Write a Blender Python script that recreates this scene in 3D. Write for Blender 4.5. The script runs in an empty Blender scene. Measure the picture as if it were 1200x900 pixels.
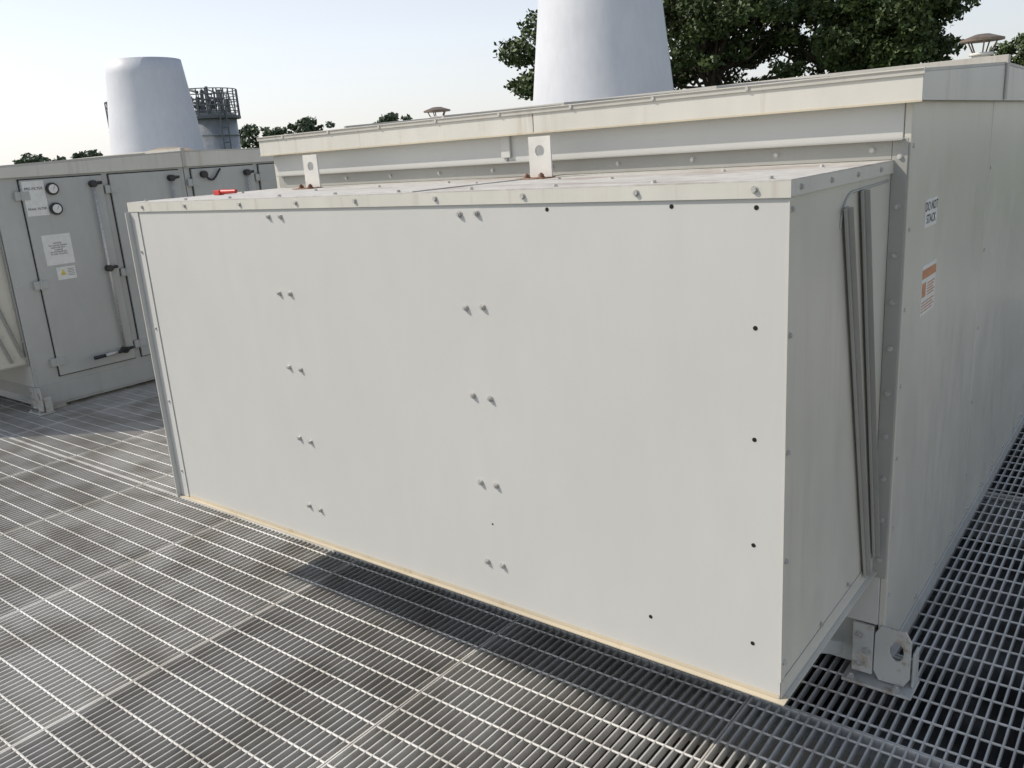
import bpy, math, random
import numpy as np
from mathutils import Vector, Matrix
random.seed(7); np.random.seed(7)
S = bpy.context.scene
S.view_settings.view_transform='Standard'; S.view_settings.look='None'; S.view_settings.exposure=0

# ------------------------------------------------------------------ materials
def newmat(name):
    m=bpy.data.materials.new(name); m.use_nodes=True
    nt=m.node_tree; b=nt.nodes['Principled BSDF']
    return m,nt,b
def noise_node(nt,scale,detail=4,vec=None,rough=.55):
    n=nt.nodes.new('ShaderNodeTexNoise'); n.inputs['Scale'].default_value=scale
    n.inputs['Detail'].default_value=detail; n.inputs['Roughness'].default_value=rough
    if vec: nt.links.new(vec,n.inputs['Vector'])
    return n.outputs['Fac']
def ramp(nt,fac,p0,c0,p1,c1):
    r=nt.nodes.new('ShaderNodeValToRGB'); e=r.color_ramp.elements
    e[0].position=p0; e[0].color=(*c0,1); e[1].position=p1; e[1].color=(*c1,1)
    nt.links.new(fac,r.inputs[0]); return r.outputs[0]
def mix(nt,fac,a,b,mode='MIX'):
    m=nt.nodes.new('ShaderNodeMix'); m.data_type='RGBA'; m.blend_type=mode
    if isinstance(fac,float): m.inputs[0].default_value=fac
    else: nt.links.new(fac,m.inputs[0])
    for i,v in ((6,a),(7,b)):
        if isinstance(v,tuple): m.inputs[i].default_value=(*v,1)
        else: nt.links.new(v,m.inputs[i])
    return m.outputs[2]
def pos(nt,sc=(1,1,1)):
    g=nt.nodes.new('ShaderNodeNewGeometry'); mp=nt.nodes.new('ShaderNodeMapping')
    mp.inputs['Scale'].default_value=sc
    nt.links.new(g.outputs['Position'],mp.inputs['Vector']); return mp.outputs[0]
def bump(nt,b,fac,strength,dist):
    n=nt.nodes.new('ShaderNodeBump'); n.inputs['Strength'].default_value=strength
    n.inputs['Distance'].default_value=dist
    nt.links.new(fac,n.inputs['Height']); nt.links.new(n.outputs[0],b.inputs['Normal'])
def paint(name,col,dark=.86,rough=.42,dirt=(.30,.24,.15),dirt_amt=.25,wav=.12,fv=.95,p=.56):
    m,nt,b=newmat(name)
    big=noise_node(nt,1.3,3,pos(nt)); fine=noise_node(nt,14,5,pos(nt,(1,1,.35)))
    streak=noise_node(nt,5,6,pos(nt,(4,4,.25)),.65)
    c=ramp(nt,big,.3,tuple(x*dark for x in col),.7,col)
    c2=ramp(nt,fine,.35,(fv,fv,fv),.65,(1,1,1))
    c=mix(nt,1.0,c,c2,'MULTIPLY')
    f=ramp(nt,streak,p,(0,0,0),.85,(dirt_amt,)*3)
    c=mix(nt,f,c,dirt)
    nt.links.new(c,b.inputs['Base Color'])
    r=ramp(nt,fine,.3,(rough*.85,)*3,.7,(min(1,rough*1.2),)*3); nt.links.new(r,b.inputs['Roughness'])
    bump(nt,b,noise_node(nt,1.8,1,pos(nt)),wav,.02)
    return m
def plain(name,col,rough=.5,metal=0.,nscale=20,var=.8):
    m,nt,b=newmat(name)
    c=ramp(nt,noise_node(nt,nscale,5,pos(nt)),.35,tuple(x*var for x in col),.65,col)
    nt.links.new(c,b.inputs['Base Color']); b.inputs['Roughness'].default_value=rough
    b.inputs['Metallic'].default_value=metal
    return m
M_front=paint('hood_paint',(.575,.575,.548),.95,.40,(.45,.42,.35),.08,.07,.985)
M_side =paint('side_paint',(.62,.60,.53),.88,.33,(.38,.30,.19),.30,.12,.96)
M_fascia=paint('fascia_paint',(.64,.625,.565),.88,.42,(.30,.20,.11),.6,.10,.95,.56)
M_left =paint('aged_paint',(.47,.48,.46),.85,.42,(.28,.25,.2),.35)
M_trim =paint('trim_paint',(.38,.38,.35),.85,.45,(.25,.2,.14),.3)
M_roof =paint('roof_paint',(.54,.52,.47),.8,.5,(.22,.17,.12),.6)
M_stack=paint('fibreglass_white',(.66,.68,.72),.90,.5,(.45,.46,.48),.25,.5)
M_lip  =paint('stained_lip',(.62,.55,.42),.75,.5,(.38,.24,.10),.8)
M_white=plain('lug_white',(.68,.67,.63),.5,0,9,.85)
M_bolt=plain('zinc_bolt',(.60,.59,.56),.35,.35,90,.7)
M_black=plain('black_plastic',(.02,.02,.022),.35)
M_gask=plain('gasket_dark',(.03,.03,.03),.9)
M_hole=plain('hole_dark',(.008,.008,.008),.9)
M_label=plain('label_paper',(.75,.75,.72),.55,0,30,.9)
M_orange=plain('label_orange',(.62,.28,.14),.6,0,60,.75)
M_yellow=plain('label_yellow',(.75,.6,.08),.6)
M_ink=plain('label_ink',(.03,.03,.03),.6)
M_red=plain('red_plastic',(.55,.03,.02),.4)
M_tan=plain('tan_cover',(.45,.36,.25),.7,0,4,.7)
M_steel=plain('tank_steel',(.42,.44,.46),.5,.3,3,.75)
M_rail=plain('rail_dark',(.16,.17,.18),.6)
M_cap=plain('vent_cap_metal',(.22,.17,.13),.5,.3,8,.6)
M_top,nt,b=newmat('hood_top_weathered')
a=noise_node(nt,2.1,6,pos(nt,(.8,1.6,1)),.72); f=noise_node(nt,25,5,pos(nt))
c=ramp(nt,f,.35,(.48,.46,.42),.65,(.60,.58,.54))
c=mix(nt,ramp(nt,a,.50,(0,0,0),.66,(.65,.65,.65)),c,(.24,.16,.11))
nt.links.new(c,b.inputs['Base Color']); b.inputs['Roughness'].default_value=.6
M_rust,nt,b=newmat('rust')
c=ramp(nt,noise_node(nt,45,6,pos(nt)),.35,(.16,.06,.03),.7,(.36,.27,.2))
nt.links.new(c,b.inputs['Base Color']); b.inputs['Roughness'].default_value=.8
M_cast,nt,b=newmat('bracket_weathered')
c=ramp(nt,noise_node(nt,16,6,pos(nt),.7),.53,(.50,.50,.47),.70,(.28,.20,.13))
nt.links.new(c,b.inputs['Base Color']); b.inputs['Roughness'].default_value=.55
def galv(name,lo,hi):
    m,nt,b=newmat(name)
    oi=nt.nodes.new('ShaderNodeObjectInfo')
    c1=ramp(nt,oi.outputs['Random'],0,lo,1,hi)
    c2=ramp(nt,noise_node(nt,3.5,2,pos(nt),.6),.34,(.72,.70,.67),.58,(1,1,1))
    nt.links.new(mix(nt,1.,c1,c2,'MULTIPLY'),b.inputs['Base Color'])
    b.inputs['Roughness'].default_value=.5
    return m
M_bar=galv('galvanised_bar',(.47,.465,.45),(.60,.595,.57))
M_rod=galv('galvanised_rod',(.60,.59,.56),(.72,.71,.68))
M_slab,nt,b=newmat('roof_membrane')
mpv=pos(nt); 
a=noise_node(nt,.9,3,mpv,.6); f=noise_node(nt,12,3,mpv,.7)
c=ramp(nt,a,.44,(.025,.025,.025),.58,(.27,.27,.26))
c=mix(nt,1.,c,ramp(nt,f,.3,(.6,.6,.6),.7,(1,1,1)),'MULTIPLY')
nt.links.new(c,b.inputs['Base Color']); b.inputs['Roughness'].default_value=.75
M_grass,nt,b=newmat('grass')
nt.links.new(ramp(nt,noise_node(nt,.05,6,pos(nt)),.35,(.05,.08,.03),.65,(.10,.12,.05)),b.inputs['Base Color'])
b.inputs['Roughness'].default_value=.95
M_bark=plain('bark',(.07,.055,.04),.9,0,3,.6)
def leafmat(name,lo,hi):
    m,nt,b=newmat(name)
    g=nt.nodes.new('ShaderNodeNewGeometry')
    c=ramp(nt,g.outputs['Random Per Island'],0,lo,1,hi)
    c2=ramp(nt,noise_node(nt,.45,2,pos(nt)),.35,(.6,.62,.55),.65,(1.,1.,1.))
    nt.links.new(mix(nt,1.,c,c2,'MULTIPLY'),b.inputs['Base Color'])
    b.inputs['Roughness'].default_value=.6
    return m
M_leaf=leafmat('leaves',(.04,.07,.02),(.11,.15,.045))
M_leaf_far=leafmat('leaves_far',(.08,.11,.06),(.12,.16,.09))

# ------------------------------------------------------------------ mesh builder
class MB:
    def __init__(s): s.v=[]; s.f=[]
    def box(s,x0,x1,y0,y1,z0,z1):
        n=len(s.v)
        s.v+=[(x0,y0,z0),(x1,y0,z0),(x1,y1,z0),(x0,y1,z0),(x0,y0,z1),(x1,y0,z1),(x1,y1,z1),(x0,y1,z1)]
        s.f+=[tuple(n+i for i in q) for q in ((0,3,2,1),(4,5,6,7),(0,1,5,4),(1,2,6,5),(2,3,7,6),(3,0,4,7))]
        return s
    def bar(s,p,q,w,h,up=(0,0,1)):
        p=Vector(p);q=Vector(q);d=(q-p).normalized();u=Vector(up)
        a=d.cross(u).normalized()*w/2; bb=a.normalized().cross(d).normalized()*h/2
        n=len(s.v)
        for e in (p,q):
            for sa,sb in ((-1,-1),(1,-1),(1,1),(-1,1)): s.v.append(tuple(e+a*sa+bb*sb))
        s.f+=[(n,n+3,n+2,n+1),(n+4,n+5,n+6,n+7)]+[(n+i,n+(i+1)%4,n+4+(i+1)%4,n+4+i) for i in range(4)]
        return s
    def cyl(s,p,q,r,r2=None,seg=12,cap=True):
        r2=r if r2 is None else r2
        p=Vector(p);q=Vector(q);d=(q-p).normalized()
        a=d.orthogonal().normalized(); b=d.cross(a); n=len(s.v)
        for e,rr in ((p,r),(q,r2)):
            for i in range(seg):
                t=2*math.pi*i/seg; s.v.append(tuple(e+(a*math.cos(t)+b*math.sin(t))*rr))
        s.f+=[(n+i,n+(i+1)%seg,n+seg+(i+1)%seg,n+seg+i) for i in range(seg)]
        if cap: s.f+=[tuple(n+i for i in reversed(range(seg))),tuple(n+seg+i for i in range(seg))]
        return s
    def poly(s,pts,ext):
        n=len(s.v); k=len(pts); e=Vector(ext)
        s.v+=[tuple(p) for p in pts]+[tuple(Vector(p)+e) for p in pts]
        s.f+=[tuple(n+i for i in reversed(range(k))),tuple(n+k+i for i in range(k))]
        s.f+=[(n+i,n+(i+1)%k,n+k+(i+1)%k,n+k+i) for i in range(k)]
        return s
    def holeplate(s,x0,x1,z0,z1,y0,y1,xc,zc,r,rz=None,cut=0):
        rz=rz or r
        per=[]
        cs=[(x0,z0),(x1,z0),(x1,z1),(x0,z1)]
        for i in range(4):
            a=cs[i]; b=cs[(i+1)%4]
            for k in range(8):
                t=k/8.
                if cut and k==0:
                    p=cs[i-1]; 
                    per.append((a[0]+(p[0]-a[0])*cut,a[1]+(p[1]-a[1])*cut)); per.append((a[0]+(b[0]-a[0])*cut,a[1]+(b[1]-a[1])*cut)); continue
                if cut and (t<=cut or t>=1-cut): continue
                per.append((a[0]+(b[0]-a[0])*t,a[1]+(b[1]-a[1])*t))
        inn=[]
        for (x,z) in per:
            t=math.atan2(z-zc,x-xc); inn.append((xc+r*math.cos(t),zc+rz*math.sin(t)))
        n=len(per); b0=len(s.v)
        for yy in (y0,y1):
            s.v+=[(x,yy,z) for x,z in per]; s.v+=[(x,yy,z) for x,z in inn]
        for i in range(n):
            j=(i+1)%n
            s.f+=[(b0+i,b0+j,b0+n+j,b0+n+i),(b0+2*n+j,b0+2*n+i,b0+3*n+i,b0+3*n+j),(b0+j,b0+i,b0+2*n+i,b0+2*n+j),(b0+n+i,b0+n+j,b0+3*n+j,b0+3*n+i)]
        return s
    def bolt(s,p,axis,sc=1.,stud=True):
        p=Vector(p);a=Vector(axis)
        s.cyl(p,p+a*.002*sc,.0105*sc,seg=14); s.cyl(p+a*.002*sc,p+a*.0085*sc,.0078*sc,seg=6)
        if stud: s.cyl(p+a*.0085*sc,p+a*.012*sc,.0042*sc,seg=8)
    def obj(s,name,mat,parent=None,bevel=0,smooth=False):
        me=bpy.data.meshes.new(name); me.from_pydata(s.v,[],s.f); me.update()
        me.materials.append(mat); o=bpy.data.objects.new(name,me); S.collection.objects.link(o)
        if parent: o.parent=parent
        if bevel:
            m=o.modifiers.new('b','BEVEL'); m.width=bevel; m.segments=2; m.limit_method='ANGLE'
        if smooth:
            for p in me.polygons: p.use_smooth=len(p.vertices)==4
        return o
def empty(name):
    o=bpy.data.objects.new(name,None); S.collection.objects.link(o); o.empty_display_size=.2; return o
def text(name,body,size,loc,rot,mat,parent,sx=1):
    c=bpy.data.curves.new(name,'FONT'); c.body=body; c.size=size; c.align_x='CENTER'; c.align_y='CENTER'
    c.offset=size*.012; c.materials.append(mat)
    o=bpy.data.objects.new(name,c); S.collection.objects.link(o); o.location=loc; o.rotation_euler=rot; o.scale=(sx,1,1); o.parent=parent
    return o

ZT=1.587; ZB=.385
# ------------------------------------------------------------------ intake hood
def hood(x0,x1,yf,yb,full=True):
    P=empty('intake_hood'); t=.003
    MB().box(x0,x1,yf,yf+t,ZB,ZT-.004).obj('front_panel',M_front,P)
    MB().box(x1-t,x1,yf+t,yb,ZB,ZT-.004).obj('side_panel_right',M_side,P)
    MB().box(x0,x0+t,yf+t,yb,ZB,ZT-.004).obj('side_panel_left',M_side,P)
    MB().box(x0-.006,x1+.006,yf-.006,yb-.001,ZT-.003,ZT).obj('top_panel',M_top,P)
    MB().box(x0+.02,x1-.022,yf+.022,yb-.003,ZB+.01,ZB+.02).obj('bounce_block_sheet',M_gask,P)  # unseen solid dark sheet, added to cut light bouncing under the hood
    m=MB(); m.box(x0-.006,x1+.006,yf-.006,yf-.003,ZT-.036,ZT-.0031)
    m.box(x1+.003,x1+.006,yf-.003,yb-.001,ZT-.034,ZT-.0031)
    m.obj('top_cap_lip',M_fascia,P)
    MB().box((x0+x1)/2+.2,(x0+x1)/2+.23,yf,yb-.002,ZT+.0005,ZT+.003).obj('top_seam',M_top,P)
    m=MB(); m.box(x0-.004,x1+.016,yf-.016,yf+.02,ZB-.004,ZB-.001); m.box(x0+.06,x1-.002,yf-.0012,yf-.0002,ZB,ZB+.010)
    m.obj('bottom_lip_front',M_lip,P)
    MB().box(x1-.02,x1+.016,yf+.021,yb-.002,ZB-.004,ZB-.001).box(x1+.001,x1+.003,yf+.004,yb-.002,ZB,ZB+.045).obj('bottom_lip_side',M_side,P)
    MB().box(x1+.0005,x1+.0025,yf-.0015,yf+.022,ZB+.046,ZT-.037).obj('corner_strip',M_side,P)
    MB().box(x0-.005,x0-.001,yf-.022,yf+.02,ZB-.01,ZT-.037).box(x0,x0+.055,yf-.0035,yf-.001,ZB+.001,ZT-.037).obj('left_flange',M_front,P)
    for nm,(ya,za,yb_,zb_) in (('side_fin',(yf+.335,1.500,yf+.640,.413)),('side_fin_rear',(yf+.460,1.53,yb-.02,.44))):
        MB().bar((x1+.0105,ya,za),(x1+.0105,yb_,zb_),.005,.021,up=(0,1,0)).bar((x1+.0015,ya+.010,za),(x1+.0015,yb_+.010,zb_),.0135,.003,up=(0,1,0)).bar((x1+.0195,ya+.006,za),(x1+.0195,yb_+.006,zb_),.012,.003,up=(0,1,0)).obj(nm,M_trim,P)
    m=MB(); pts=[]
    for i in range(9):
        a=math.pi*(1-i/16.); pts.append((x1+.001,yf+.41+.085*math.cos(a),1.452+.078*math.sin(a)))
    pts.append((x1+.001,yb-.03,1.535))
    for p,q in zip(pts,pts[1:]): m.cyl(p,q,.0035,seg=6)
    m.obj('side_bead',M_trim,P)
    m=MB(); m.box(x1+.001,x1+.040,yb-.006,yb-.002,ZB-.02,ZT+.055)
    m.box(x0-.04,x0-.001,yb-.006,yb-.002,ZB-.02,ZT+.055)
    m.box(x0,x1,yb-.006,yb-.002,ZT+.001,ZT+.055)
    m.obj('mounting_flange',M_trim,P,.001)
    m=MB(); m.box(x0-.02,x1+.03,yb-.03,yb-.0061,ZT+.05,ZT+.054); m.obj('flange_return',M_trim,P)
    B=MB()
    for xc in (-2.31,-1.4915):
        for z in (1.530,1.278,1.025,.768,.514):
            for dx in (-.03,.03):
                B.bolt((xc-(-.635)+x1+dx+random.uniform(-.003,.003),yf,z+random.uniform(-.004,.004)),(0,-1,0),.9)
    w=x1-x0
    for k in range(9):
        B.bolt((x0+.10+k*(w-.17)/8+random.uniform(-.03,.03)*(0<k<8),yf-.006,ZT-.018),(0,-1,0),.75,False)
    for k in range(10):
        B.bolt((x0+.07+k*(w-.12)/9,yf+.03,ZT),(0,0,1),.75,False)
        B.bolt((x0+.15+k*(w-.2)/9,yb-.006,ZT+.028),(0,-1,0),.8,False)
        B.bolt((x0+.2+k*(w-.3)/9,yf+.40+random.uniform(-.1,.15),ZT),(0,0,1),.7,False)
    for k in range(5):
        B.bolt((x1+.0025,yf+.012,ZT-.06-k*.262),(1,0,0),.7,False)
    for k in range(4):
        B.bolt((x1+.006,yf+.05+k*.19,ZT-.018),(1,0,0),.65,False)
    for k in range(10):
        B.bolt((x1+.021,yb-.006,ZB+.04+k*.13),(0,-1,0),.75,False)
    for k in range(7):
        f=k/6.
        B.bolt((x1+.003,yf+.355+.285*f+.03,1.45-1.0*f),(1,0,0),.5,False)
        B.bolt((x1+.003,yf+.475+.235*f+.03,1.45-1.0*f),(1,0,0),.5,False)
    for k in range(4):
        B.bolt((x0+.035,yf-.0035,.5+k*.3),(0,-1,0),.6,False)
    for y,z in ((.5,.45),(.28,.44)): B.bolt((x1+.003,yf+y,z),(1,0,0),.6,False)
    B.obj('bolts',M_bolt,P)
    H=MB()
    for x,z in ((-.703,1.532),(-.703,1.278),(-.703,1.025),(-.703,.768),(-.703,.512),(-1.234,1.535),(-.897,1.537),(-.977,.498),(-1.49,.64)):
        xx=x+.635+x1
        H.cyl((xx,yf+.001,z),(xx,yf-.0006,z),.0052 if x>-1.3 else .003,seg=14)
    H.obj('screw_holes',M_hole,P)
    for xl in (-2.79,-1.655):
        xc=xl+.635+x1; yl=yf+.565; hw=.043
        MB().holeplate(xc-hw,xc+hw,ZT+.004,ZT+.130,yl-.003,yl+.003,xc,ZT+.085,.018).obj('lifting_lug',M_white,P)
        MB().box(xc-hw-.01,xc+hw+.01,yl-.07,yl+.003,ZT+.001,ZT+.004).obj('lug_foot',M_rust,P)
        m=MB(); m.bolt((xc-.028,yl-.04,ZT+.004),(0,0,1),1.2); m.bolt((xc+.028,yl-.04,ZT+.004),(0,0,1),1.2); m.obj('lug_bolts',M_rust,P)
    return P
hood(-3.195,-.635,1.714,2.458)

# ------------------------------------------------------------------ air handling unit
def unit(xl,xr,yf,yend,seams,wall,doors=False,front=True):
    P=empty('air_handling_unit')
    zb=.07; ze=1.735
    MB().box(xl+.02,xr-.02,yf+.02,yend-.02,zb+.13,ze).obj('core',M_gask,P)
    ys=[yf]+seams+[yend]
    m=MB()
    for a,b in zip(ys,ys[1:]):
        m.box(xr-.02,xr,a+.003,b-.003,zb+.02,ze); m.box(xl,xl+.02,a+.003,b-.003,zb+.02,ze)
    m.obj('side_walls',wall,P,.003)
    m=MB(); mid=(xl+xr)/2
    m.box(xl+.0205,mid-.002,yf,yf+.02,.2,ze); m.box(mid+.002,xr-.0205,yf,yf+.02,.2,ze); m.obj('end_wall',M_front,P,.002)
    MB().box(mid-.02,mid+.02,yf-.012,yf-.001,1.655,ze).obj('wall_mullion',M_front,P,.002)
    m=MB(); m.box(xr-.03,xr+.004,yf+.08,yend,.03,zb+.018); m.box(xl,xl+.03,yf+.08,yend,.03,zb+.018); m.box(xl+.031,xr-.031,yf+.03,yf+.07,.03,.19)
    m.obj('base_rail',M_left,P,.003)
    yr=seams[0]
    m=MB()
    m.poly([(xl-.03,yf-.04,1.80),(xl-.03,yr,1.852),(xl-.03,yr,1.862),(xl-.03,yf-.05,1.808)],(xr-xl+.06,0,0))
    m.poly([(xl-.03,yr+.001,1.852),(xl-.03,yend+.03,1.80),(xl-.03,yend+.03,1.81),(xl-.03,yr+.001,1.862)],(xr-xl+.06,0,0))
    m.obj('roof_sheet',M_roof,P)
    m=MB(); xm=(xl+xr)/2+.15
    m.box(xl-.03,xm-.0015,yf-.04,yf-.036,1.73,1.799); m.box(xm+.0015,xr+.03,yf-.0405,yf-.036,1.7305,1.799)
    for xf in (xl-.03,xr+.026):
        m.poly([(xf,yf-.0355,1.732),(xf,yf-.0355,1.800),(xf,yr-.006,1.851),(xf,yr-.006,1.732)],(.004,0,0))
        m.poly([(xf,yr+.006,1.732),(xf,yr+.006,1.851),(xf,yend+.03,1.799),(xf,yend+.03,1.732)],(.004,0,0))
    m.obj('roof_fascia',M_fascia,P,.0012)
    MB().box(xl-.03,xr+.03,yf-.0435,yf-.0408,1.7285,1.7335).obj('drip_edge',M_lip,P)
    MB().box(xl-.02,xr+.02,yf-.035,yend,1.7355,1.739).obj('soffit',M_fascia,P)
    m=MB(); m.box(xl-.034,xr+.034,yf-.046,yf-.0408,1.794,1.811)
    m.box(xl-.038,xr+.038,yr-.02,yr+.02,1.855,1.885); m.box(xr+.031,xr+.037,yr-.018,yr+.018,1.737,1.855)
    n=int((xr-xl)/.45)
    for i in range(1,n):
        x=xl+(xr-xl)*i/n
        m.bar((x,yf-.03,1.814),(x,yr-.02,1.868),.012,.012)
    m.obj('roof_seams',M_roof,P,.001)
    m=MB()
    for i in range(int((xr-xl)/.3)): m.cyl((xl+.15+i*.3,yf-.045,1.8025),(xl+.15+i*.3,yf-.05,1.8025),.006,seg=6)
    for y in np.arange(yf+.1,yend,.28):
        m.cyl((xr,y,zb+.05),(xr+.004,y,zb+.05),.008,seg=8)
    for y in seams:
        for z in np.arange(.3,1.6,.3): m.cyl((xr,y+.03,z),(xr+.003,y+.03,z),.006,seg=8)
    for z in np.arange(.3,1.7,.22): m.cyl((xr,yf+.025,z),(xr+.003,yf+.025,z),.006,seg=8)
    m.obj('rivets',M_bolt,P)
    m=MB(); y0=yf-.004
    m.holeplate(xr-.025,xr+.080,.017,.205,y0-.005,y0+.005,xr+.040,.130,.020,.032,.16)
    m.box(xr-.09,xr-.028,yf-.012,yf-.001,.03,.198)
    m.box(xr-.11,xr+.095,yf-.045,yf+.065,.002,.012)
    m.box(xr+.082,xr+.090,yf+.007,yf+.06,.013,.13)
    m.box(xr+.006,xr+.080,yf+.045,yf+.053,.013,.08)
    m.obj('corner_bracket',M_cast,P,.0025)
    m=MB()
    for x,z in ((xr-.07,.06),(xr-.07,.16),(xr-.045,.11)): m.bolt((x,yf-.012,z),(0,-1,0),1.2)
    m.bolt((xr+.05,yf-.03,.012),(0,0,1),1.4); m.bolt((xr-.085,yf-.03,.012),(0,0,1),1.4)
    m.obj('bracket_bolts',M_bolt,P)
    m=MB(); m.bar((xr-.14,yf-.02,.10),(xr-.14,yf-.50,.375),.045,.005); m.bar((xr-.118,yf-.02,.10),(xr-.118,yf-.50,.375),.005,.04)
    m.bar((xl+.3,yf-.02,.10),(xl+.3,yf-.50,.375),.045,.005)
    m.obj('hood_strut',M_left,P)
    m=MB()
    for y in np.arange(yf+.15,yend,1.5):
        for x in (xl+.06,xr-.06): m.box(x-.05,x+.05,y-.05,y+.05,.003,.0295)
    m.obj('feet',M_cast,P)
    return P
U=unit(-3.27,-.59,2.46,8.4,[3.58,5.0,6.6],M_side)
RX=(math.pi/2,0,math.pi/2)
m=MB(); m.box(-.5899,-.5885,2.655,2.795,1.385,1.465); m.obj('do_not_stack_label',M_label,U)
text('label_text','DO NOT\nSTACK',.036,(-.588,2.725,1.425),RX,M_ink,U)
m=MB(); m.box(-.5899,-.5885,2.66,2.83,1.125,1.275); m.obj('warning_label',M_label,U)
m=MB(); m.box(-.5884,-.5878,2.662,2.828,1.235,1.262)
m.box(-.5884,-.5878,2.668,2.71,1.18,1.222)
for i in range(5): m.box(-.5884,-.5878,2.73,2.82-.01*(i%3),1.214-i*.0085,1.2175-i*.0085)
for i in range(4): m.box(-.5884,-.5878,2.668,2.82-.02*(i%2),1.162-i*.009,1.165-i*.009)
m.obj('warning_print',M_orange,U)

V=unit(-9.38,-6.70,2.60,8.9,[4.12,5.6,7.2],M_left,True)
h2=hood(-9.30,-6.745,1.855,2.598)
xw=-6.70
doors=[(2.79,3.40),(3.46,4.06),(4.18,4.80),(4.86,5.5),(5.68,6.3),(6.36,7.1)]
m=MB(); g=MB()
for a,b in doors:
    g.box(xw+.0005,xw+.006,a-.007,b+.007,.243,1.717); m.box(xw+.001,xw+.022,a,b,.25,1.71)
g.obj('door_gaskets',M_gask,V); m.obj('doors',M_left,V,.004)
m=MB()
for a,b in doors[:4]:
    for z in (.36,.95,1.6):
        m.box(xw+.022,xw+.032,a-.0,a+.05,z-.03,z+.03); m.box(xw+.001,xw+.03,a-.05,a-.008,z-.03,z+.03); m.cyl((xw+.032,a-.004,z-.035),(xw+.032,a-.004,z+.035),.008,seg=8)
m.obj('hinges',M_left,V,.001)
m=MB(); k=MB()
for a,b in doors[:3]:
    yr=b-.09
    m.cyl((xw+.05,yr,.34),(xw+.05,yr,1.66),.011,seg=10)
    for z in (.34,1.0,1.65):
        k.cyl((xw+.022,yr,z),(xw+.07,yr,z),.026,seg=14); k.cyl((xw+.045,yr-.01,z),(xw+.045,yr+.07,z+.005),.012,seg=8)
    k.cyl((xw+.075,yr+.02,.34),(xw+.085,yr-.27,.335),.011,.015,seg=10)
    m.cyl((xw+.075,yr-.08,.339),(xw+.082,yr-.18,.337),.017,seg=10)
m.obj('latch_rods',M_bolt,V,0,True); k.obj('latch_handles',M_black,V,0,True)
MB().box(xw+.0005,xw+.012,2.62,8.8,.05,.20).obj('base_skirt',M_left,V,.002)
m=MB(); m.box(xw+.0225,xw+.025,2.80,2.955,1.45,1.70); m.box(xw+.0225,xw+.025,2.86,3.07,1.08,1.305); m.box(xw+.0225,xw+.025,2.92,3.06,.965,1.06); m.obj('placards',M_label,V)
text('placard_text','PRE-FILTER',.027,(xw+.0255,2.877,1.645),RX,M_ink,V)
text('placard_text','FINAL FILTER',.023,(xw+.0255,2.877,1.50),RX,M_ink,V)
text('notice_text','NOTICE\nFan must be isolated\nbefore this door\nis opened\nsee drawing M-201\nfor lock out points',.016,(xw+.0255,2.965,1.2),RX,M_ink,V)
m=MB(); m.poly([(xw+.0255,2.945,1.00),(xw+.0255,2.985,1.00),(xw+.0255,2.965,1.045)],(.001,0,0)); m.obj('warning_triangle',M_yellow,V)
m=MB()
for i in range(5): m.box(xw+.0255,xw+.026,3.0,3.05,1.04-i*.012,1.043-i*.012)
m.obj('warning_print',M_ink,V)
m=MB(); w=MB(); cr=MB()
for z in (1.635,1.49):
    m.cyl((xw+.022,3.005,z),(xw+.05,3.005,z),.045,seg=28); w.cyl((xw+.0505,3.005,z),(xw+.052,3.005,z),.032,seg=28)
    cr.bar((xw+.053,3.005,z-.005),(xw+.053,3.02,z+.022),.003,.001)
m.obj('gauges',M_black,V,.004); w.obj('gauge_dials',M_label,V); cr.obj('gauge_needles',M_ink,V)
m=MB(); pts=[(xw+.05,4.28+.02*i,1.66-.05*math.sin(i*.5)) for i in range(9)]
for p,q in zip(pts,pts[1:]): m.cyl(p,q,.009,seg=8)
m.cyl((xw+.02,4.28,1.66),(xw+.06,4.28,1.66),.03,seg=12)
m.obj('sample_hose',M_black,V)

W=unit(-15.6,-12.9,2.7,8.9,[4.2,5.7,7.3],M_left)
m=MB(); m.cyl((-3.02,2.0,ZT+.012),(-2.94,2.02,ZT+.012),.010,.008,seg=12); m.box(-3.05,-3.01,1.988,2.012,ZT+.001,ZT+.020); o=m.obj('red_marker_pen',M_red,None,.003)

# ------------------------------------------------------------------ roof vents
def vent(x,y,z0,z):
    P=empty('roof_vent'); r=.155
    MB().cyl((x,y,z0),(x,y,z-.11),.065,seg=20).cyl((x,y,z0),(x,y,z0+.05),.12,.075,seg=20).cyl((x,y,z-.13),(x,y,z-.11),.085,seg=20).obj('pipe',M_white,P,0,True)
    m=MB(); m.cyl((x,y,z-.01),(x,y,z+.025),r,.05,seg=28); m.cyl((x,y,z-.026),(x,y,z-.0105),r,r,seg=28)
    for i in range(5):
        a=i*1.2566; m.cyl((x+.06*math.cos(a),y+.06*math.sin(a),z-.12),(x+.11*math.cos(a),y+.11*math.sin(a),z-.02),.006,seg=6)
    m.obj('cap',M_cap,P)
vent(-6.95,7.6,1.81,2.19); vent(-1.4,7.8,1.8,2.27)
m=MB(); n=24; R=.34
for j in range(5):
    a=j/5*math.pi/2
    for i in range(n):
        t=2*math.pi*i/n; m.v.append((-9.0+R*math.cos(a)*math.cos(t),5.4+R*math.cos(a)*math.sin(t),1.85+.12*math.sin(a)))
m.v.append((-9.0,5.4,1.97))
for j in range(4):
    for i in range(n): m.f.append((j*n+i,j*n+(i+1)%n,(j+1)*n+(i+1)%n,(j+1)*n+i))
for i in range(n): m.f.append((4*n+i,4*n+(i+1)%n,5*n))
o=m.obj('dome_cover',M_tan)
for p in o.data.polygons: p.use_smooth=True

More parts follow.
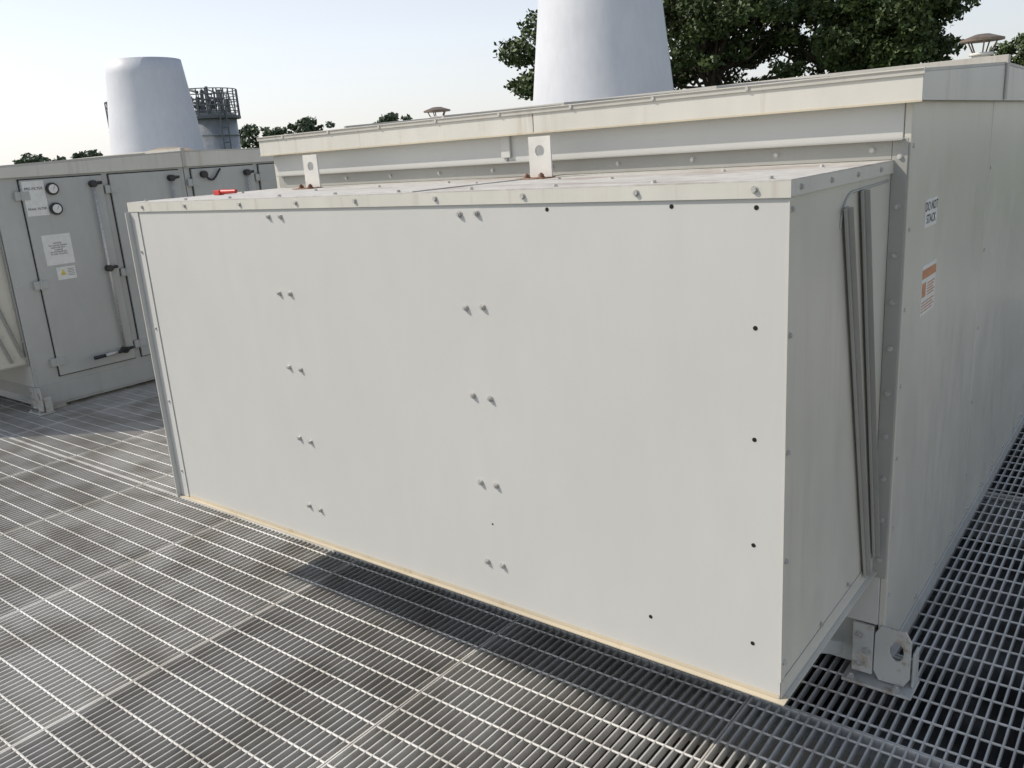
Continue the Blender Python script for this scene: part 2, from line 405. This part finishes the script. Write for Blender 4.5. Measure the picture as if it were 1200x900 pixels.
# ------------------------------------------------------------------ exhaust stacks
def stack(x,y,rt,zt,k=.115):
    P=empty('exhaust_stack'); rb=rt+k*(zt-.4)
    m=MB(); n=72; rings=14; prof=[(rb+.06,.38),(rb+.06,.44),(rb,.46)]
    for i in range(rings+1):
        f=i/rings; prof.append((rb+(rt-rb)*f,.46+(zt-.46)*f))
    prof+=[(rt-.03,zt+.005),(rt-.04,zt-.02),(rt+.15,zt-1.6)]
    for r,z in prof:
        for i in range(n):
            t=2*math.pi*i/n; m.v.append((x+r*math.cos(t),y+r*math.sin(t),z))
    for j in range(len(prof)-1):
        for i in range(n): m.f.append((j*n+i,j*n+(i+1)%n,(j+1)*n+(i+1)%n,(j+1)*n+i))
    o=m.obj('cone',M_stack,P)
    for p in o.data.polygons: p.use_smooth=True
    MB().box(x-rb-.2,x+rb+.2,y-rb-.2,y+rb+.2,.05,.38).obj('plenum',M_left,P,.01)
stack(-14.3,8.38,.605,3.56,.112)
stack(-5.55,8.95,.62,3.95,.112)

# ------------------------------------------------------------------ tanks with railings
def tank(x,y,r,z,zr):
    P=empty('storage_tank')
    m=MB(); m.cyl((x,y,-8),(x,y,z),r,seg=48); m.cyl((x,y,z),(x,y,z+.35),r,r*.3,seg=48)
    for zz in (z-1.2,z-2.4): m.cyl((x,y,zz),(x,y,zz+.08),r+.05,seg=48)
    m.obj('shell',M_steel,P,0,True)
    m=MB(); R=r+.2
    m.cyl((x,y,z-.25),(x,y,z-.1),R+.05,seg=40)
    N=26
    for i in range(N):
        t=2*math.pi*i/N; c,s=math.cos(t),math.sin(t); t2=2*math.pi*(i+1)/N
        m.cyl((x+R*c,y+R*s,z-.2),(x+R*c,y+R*s,zr),.035,seg=6)
        for zz in (zr,zr-.3,zr-.6,zr-.9,zr-1.2): m.cyl((x+R*c,y+R*s,zz),(x+R*math.cos(t2),y+R*math.sin(t2),zz),.028,seg=6)
        if i%3==0: m.cyl((x+R*c,y+R*s,z-.1),(x+R*math.cos(t2),y+R*math.sin(t2),zr),.03,seg=5)
    for i in range(26):
        a=random.uniform(0,6.28); rr=random.uniform(.2,r*.95)
        m.cyl((x+rr*math.cos(a),y+rr*math.sin(a),z),(x+rr*math.cos(a),y+rr*math.sin(a),z+random.uniform(.5,zr-z+.15)),random.uniform(.04,.16),seg=8)
    for i in range(14):
        p=[(x+random.uniform(-r,r)*.8,y+random.uniform(-r,r)*.8,z+random.uniform(.4,1.5)) for _ in range(2)]
        m.cyl(p[0],p[1],random.uniform(.03,.09),seg=6)
    m.obj('railing_and_pipes',M_rail,P)
    m=MB(); a=math.atan2(-y,-x)+.5; lx,ly=x+(r+.3)*math.cos(a),y+(r+.3)*math.sin(a)
    for dd in (-.2,.2): m.cyl((lx-dd*math.sin(a),ly+dd*math.cos(a),-8),(lx-dd*math.sin(a),ly+dd*math.cos(a),zr),.04,seg=6)
    for zz in np.arange(-8,zr,.4): m.cyl((lx-.2*math.sin(a),ly+.2*math.cos(a),zz),(lx+.2*math.sin(a),ly-.2*math.cos(a),zz),.03,seg=5)
    m.obj('ladder',M_rail,P)
tank(-45.5,29.9,1.75,4.8,6.15)
tank(-49.3,28.0,1.5,4.4,5.9)

# ------------------------------------------------------------------ deck, slab, ground
D=empty('metal_grating_floor')
X0,X1,Y0,Y1=-13.5,4.5,-1.8,10.2
PW,PL=.9,2.0
def mesh_of(b,mat,name):
    me=bpy.data.meshes.new(name); me.from_pydata(b.v,[],b.f); me.materials.append(mat); return me
mb=MB()
for i in range(1,30):
    x=i*PW/30; mb.box(x-.0025,x+.0025,.005,PL-.010,-.028,0)
me_b=mesh_of(mb,M_bar,'bearing_bars')
mr=MB()
for j in range(20):
    y=.05+j*.1; mr.cyl((.002,y,-.0030),(PW-.006,y,-.0030),.0038,seg=6,cap=False)
mr.box(0,PW-.004,0,.005,-.032,.0005); mr.box(0,PW-.004,PL-.009,PL-.004,-.032,.0005)
mr.box(0,.005,.005,PL-.009,-.032,.0005); mr.box(PW-.009,PW-.004,.005,PL-.009,-.032,.0005)
me_r=mesh_of(mr,M_rod,'cross_rods')
for i in range(int(round((X1-X0)/PW))):
    for j in range(int(round((Y1-Y0)/PL))):
        dz=random.uniform(-.0015,.0015)
        for me in (me_b,me_r):
            o=bpy.data.objects.new(me.name,me); S.collection.objects.link(o); o.parent=D
            o.location=(X0+i*PW,Y0+j*PL,dz)
m=MB()
for y in np.arange(Y0,Y1,2.0): m.box(X0,X1,y-.05,y+.05,-.22,-.036)
for x in np.arange(X0,X1,2.7): m.box(x,x+.12,Y0,Y1,-.45,-.225)
m.obj('support_joists',M_trim,D)
MB().box(-30,12,-9,20,-8,-.6).obj('roof_slab',M_slab)
n=64; R=2500
m=MB(); m.v=[(R*math.cos(2*math.pi*i/n),R*math.sin(2*math.pi*i/n),-8.02) for i in range(n)]; m.f=[tuple(range(n))]; m.obj('ground',M_grass)

# ------------------------------------------------------------------ trees
def leaves(centers,per,size,rs):
    C=[]
    for (c,r) in centers:
        k=int(per*r*r)
        d=rs.normal(size=(k,3)); d/=np.linalg.norm(d,axis=1)[:,None]
        rad=r*rs.uniform(.35,1.0,size=(k,1))**.7*(1+.35*rs.uniform(0,1,size=(k,1))**4)
        C.append(np.array(c)+d*rad*np.array([1,1,.7]))
    C=np.concatenate(C); k=len(C)
    a=rs.normal(size=(k,3)); a/=np.linalg.norm(a,axis=1)[:,None]
    b=rs.normal(size=(k,3)); b-=a*(a*b).sum(1)[:,None]; b/=np.linalg.norm(b,axis=1)[:,None]
    s=size*rs.uniform(.6,1.3,size=(k,1)); a=a*s; b=b*s*.6
    return np.stack([C-a,C+b,C+a,C-b],1).reshape(-1,3)
def meshleaf(name,v,mat,parent):
    k=len(v)//4; me=bpy.data.meshes.new(name)
    me.vertices.add(len(v)); me.vertices.foreach_set('co',v.ravel())
    me.loops.add(k*4); me.loops.foreach_set('vertex_index',np.arange(k*4,dtype=np.int32))
    me.polygons.add(k); me.polygons.foreach_set('loop_start',np.arange(0,k*4,4,dtype=np.int32))
    me.update(calc_edges=True); me.materials.append(mat)
    o=bpy.data.objects.new(name,me); S.collection.objects.link(o); o.parent=parent; return o
def tree(x,y,zc,rx,rz,seed,nc=60,per=480,size=.13,mat=M_leaf):
    rs=np.random.RandomState(seed); P=empty('tree')
    m=MB(); base=Vector((x,y,-8)); fork=Vector((x+rs.uniform(-.4,.4),y+rs.uniform(-.4,.4),zc-rz*.75))
    m.cyl(base,fork,.45,.28,seg=12,cap=False)
    cen=[]
    for i in range(nc):
        while True:
            q=rs.uniform(-1,1,3)
            if .25<np.linalg.norm(q)<1: break
        c=(x+q[0]*rx,y+q[1]*rx,zc+q[2]*rz); cen.append((c,rs.uniform(.45,1.15)))
    for i,(c,r) in enumerate(cen):
        if i%2==0:
            c=Vector(c); mid=fork.lerp(c,.5)+Vector((0,0,.3))
            st=fork.lerp(Vector((x,y,zc+rz*.5)),rs.uniform(0,.6))
            m.cyl(st,mid,.12,.07,seg=7,cap=False); m.cyl(mid,c,.07,.02,seg=6,cap=False)
    m.cyl(fork,(x,y,zc+rz*.6),.26,.06,seg=9,cap=False)
    m.obj('trunk_and_limbs',M_bark,P,0,True)
    meshleaf('crown',leaves(cen,per,size,rs),mat,P)
tree(-20.6,44.0,7.0,4.6,5.2,1,110)
tree(-14.9,48.5,6.8,4.7,4.8,2,110)
tree(-12.3,47.5,6.0,3.0,3.8,8,60)
tree(-25.8,39.5,5.0,3.9,3.3,3,80)
tree(-8.4,62.0,4.0,2.6,2.8,4,40)
DT=empty('distant_trees'); rs=np.random.RandomState(11); cen=[]
for (x,y,z,r) in ((-103.6,77,6.0,2.3),(-98.9,80.7,5.8,2.6),(-89.9,88.2,6.2,2.1),(-128,57,4.0,2.0),(-122.7,61,3.9,1.8)):
    for i in range(24): cen.append(((x+rs.uniform(-r,r),y+rs.uniform(-r,r),z+rs.uniform(-r,r*.7)),rs.uniform(.6,1.1)))
for i in range(150):
    t=rs.uniform(0,1); a=math.radians(95+85*t); R=150
    cen.append(((R*math.cos(a),R*math.sin(a),rs.uniform(-6,-.5)),rs.uniform(2.5,4)))
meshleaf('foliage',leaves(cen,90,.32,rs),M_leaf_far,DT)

# ------------------------------------------------------------------ light
d=Vector((1.4,1.0,-1.65)).normalized()
L=bpy.data.lights.new('sun','SUN'); L.energy=3.7; L.angle=math.radians(.6); L.color=(1,.925,.82)
lo=bpy.data.objects.new('sun',L); S.collection.objects.link(lo); lo.rotation_euler=d.to_track_quat('-Z','Y').to_euler()
w=bpy.data.worlds.new('World'); S.world=w; w.use_nodes=True; nt=w.node_tree
sky=nt.nodes.new('ShaderNodeTexSky'); sky.sky_type='NISHITA'; sky.sun_disc=False
sky.sun_elevation=math.asin(-d.z); sky.sun_rotation=math.atan2(-d.x,-d.y)
sky.air_density=1.0; sky.dust_density=2.0; sky.ozone_density=1.2
bg=nt.nodes['Background']; nt.links.new(sky.outputs[0],bg.inputs[0]); bg.inputs[1].default_value=.055
tc=nt.nodes.new('ShaderNodeTexCoord'); sp=nt.nodes.new('ShaderNodeSeparateXYZ'); nt.links.new(tc.outputs['Generated'],sp.inputs[0])
r=nt.nodes.new('ShaderNodeValToRGB'); nt.links.new(sp.outputs['Z'],r.inputs[0]); e=r.color_ramp.elements
e[0].position=0; e[0].color=(.64,.625,.61,1); e[1].position=1; e[1].color=(.10,.13,.19,1)
x=e.new(.12); x.color=(.60,.615,.645,1); x=e.new(.35); x.color=(.36,.39,.44,1)
dp=nt.nodes.new('ShaderNodeVectorMath'); dp.operation='DOT_PRODUCT'; nt.links.new(tc.outputs['Generated'],dp.inputs[0]); dp.inputs[1].default_value=(-.81,-.58,0)
mr_=nt.nodes.new('ShaderNodeMapRange'); nt.links.new(dp.outputs['Value'],mr_.inputs[0])
mr_.inputs[1].default_value=-.6; mr_.inputs[2].default_value=.9; mr_.inputs[3].default_value=.88; mr_.inputs[4].default_value=1.4
bg2=nt.nodes.new('ShaderNodeBackground'); nt.links.new(r.outputs[0],bg2.inputs[0]); nt.links.new(mr_.outputs[0],bg2.inputs[1])
ad=nt.nodes.new('ShaderNodeAddShader'); nt.links.new(bg.outputs[0],ad.inputs[0]); nt.links.new(bg2.outputs[0],ad.inputs[1])
nt.links.new(ad.outputs[0],nt.nodes['World Output'].inputs[0])

# ------------------------------------------------------------------ camera
X=Vector((.7883,-.1113,.6052)).normalized(); Y=Vector((.6127,.2495,-.7499)); Y=(Y-X*X.dot(Y)).normalized(); Z=X.cross(Y)
R=Matrix((X,Y,Z)).to_4x4()
cam=bpy.data.cameras.new('camera'); co=bpy.data.objects.new('camera',cam); S.collection.objects.link(co)
cam.sensor_width=36; cam.lens=995/1200*36; cam.clip_start=.05; cam.clip_end=6000
co.matrix_world=Matrix.Translation((0,0,1.68))@R
S.camera=co
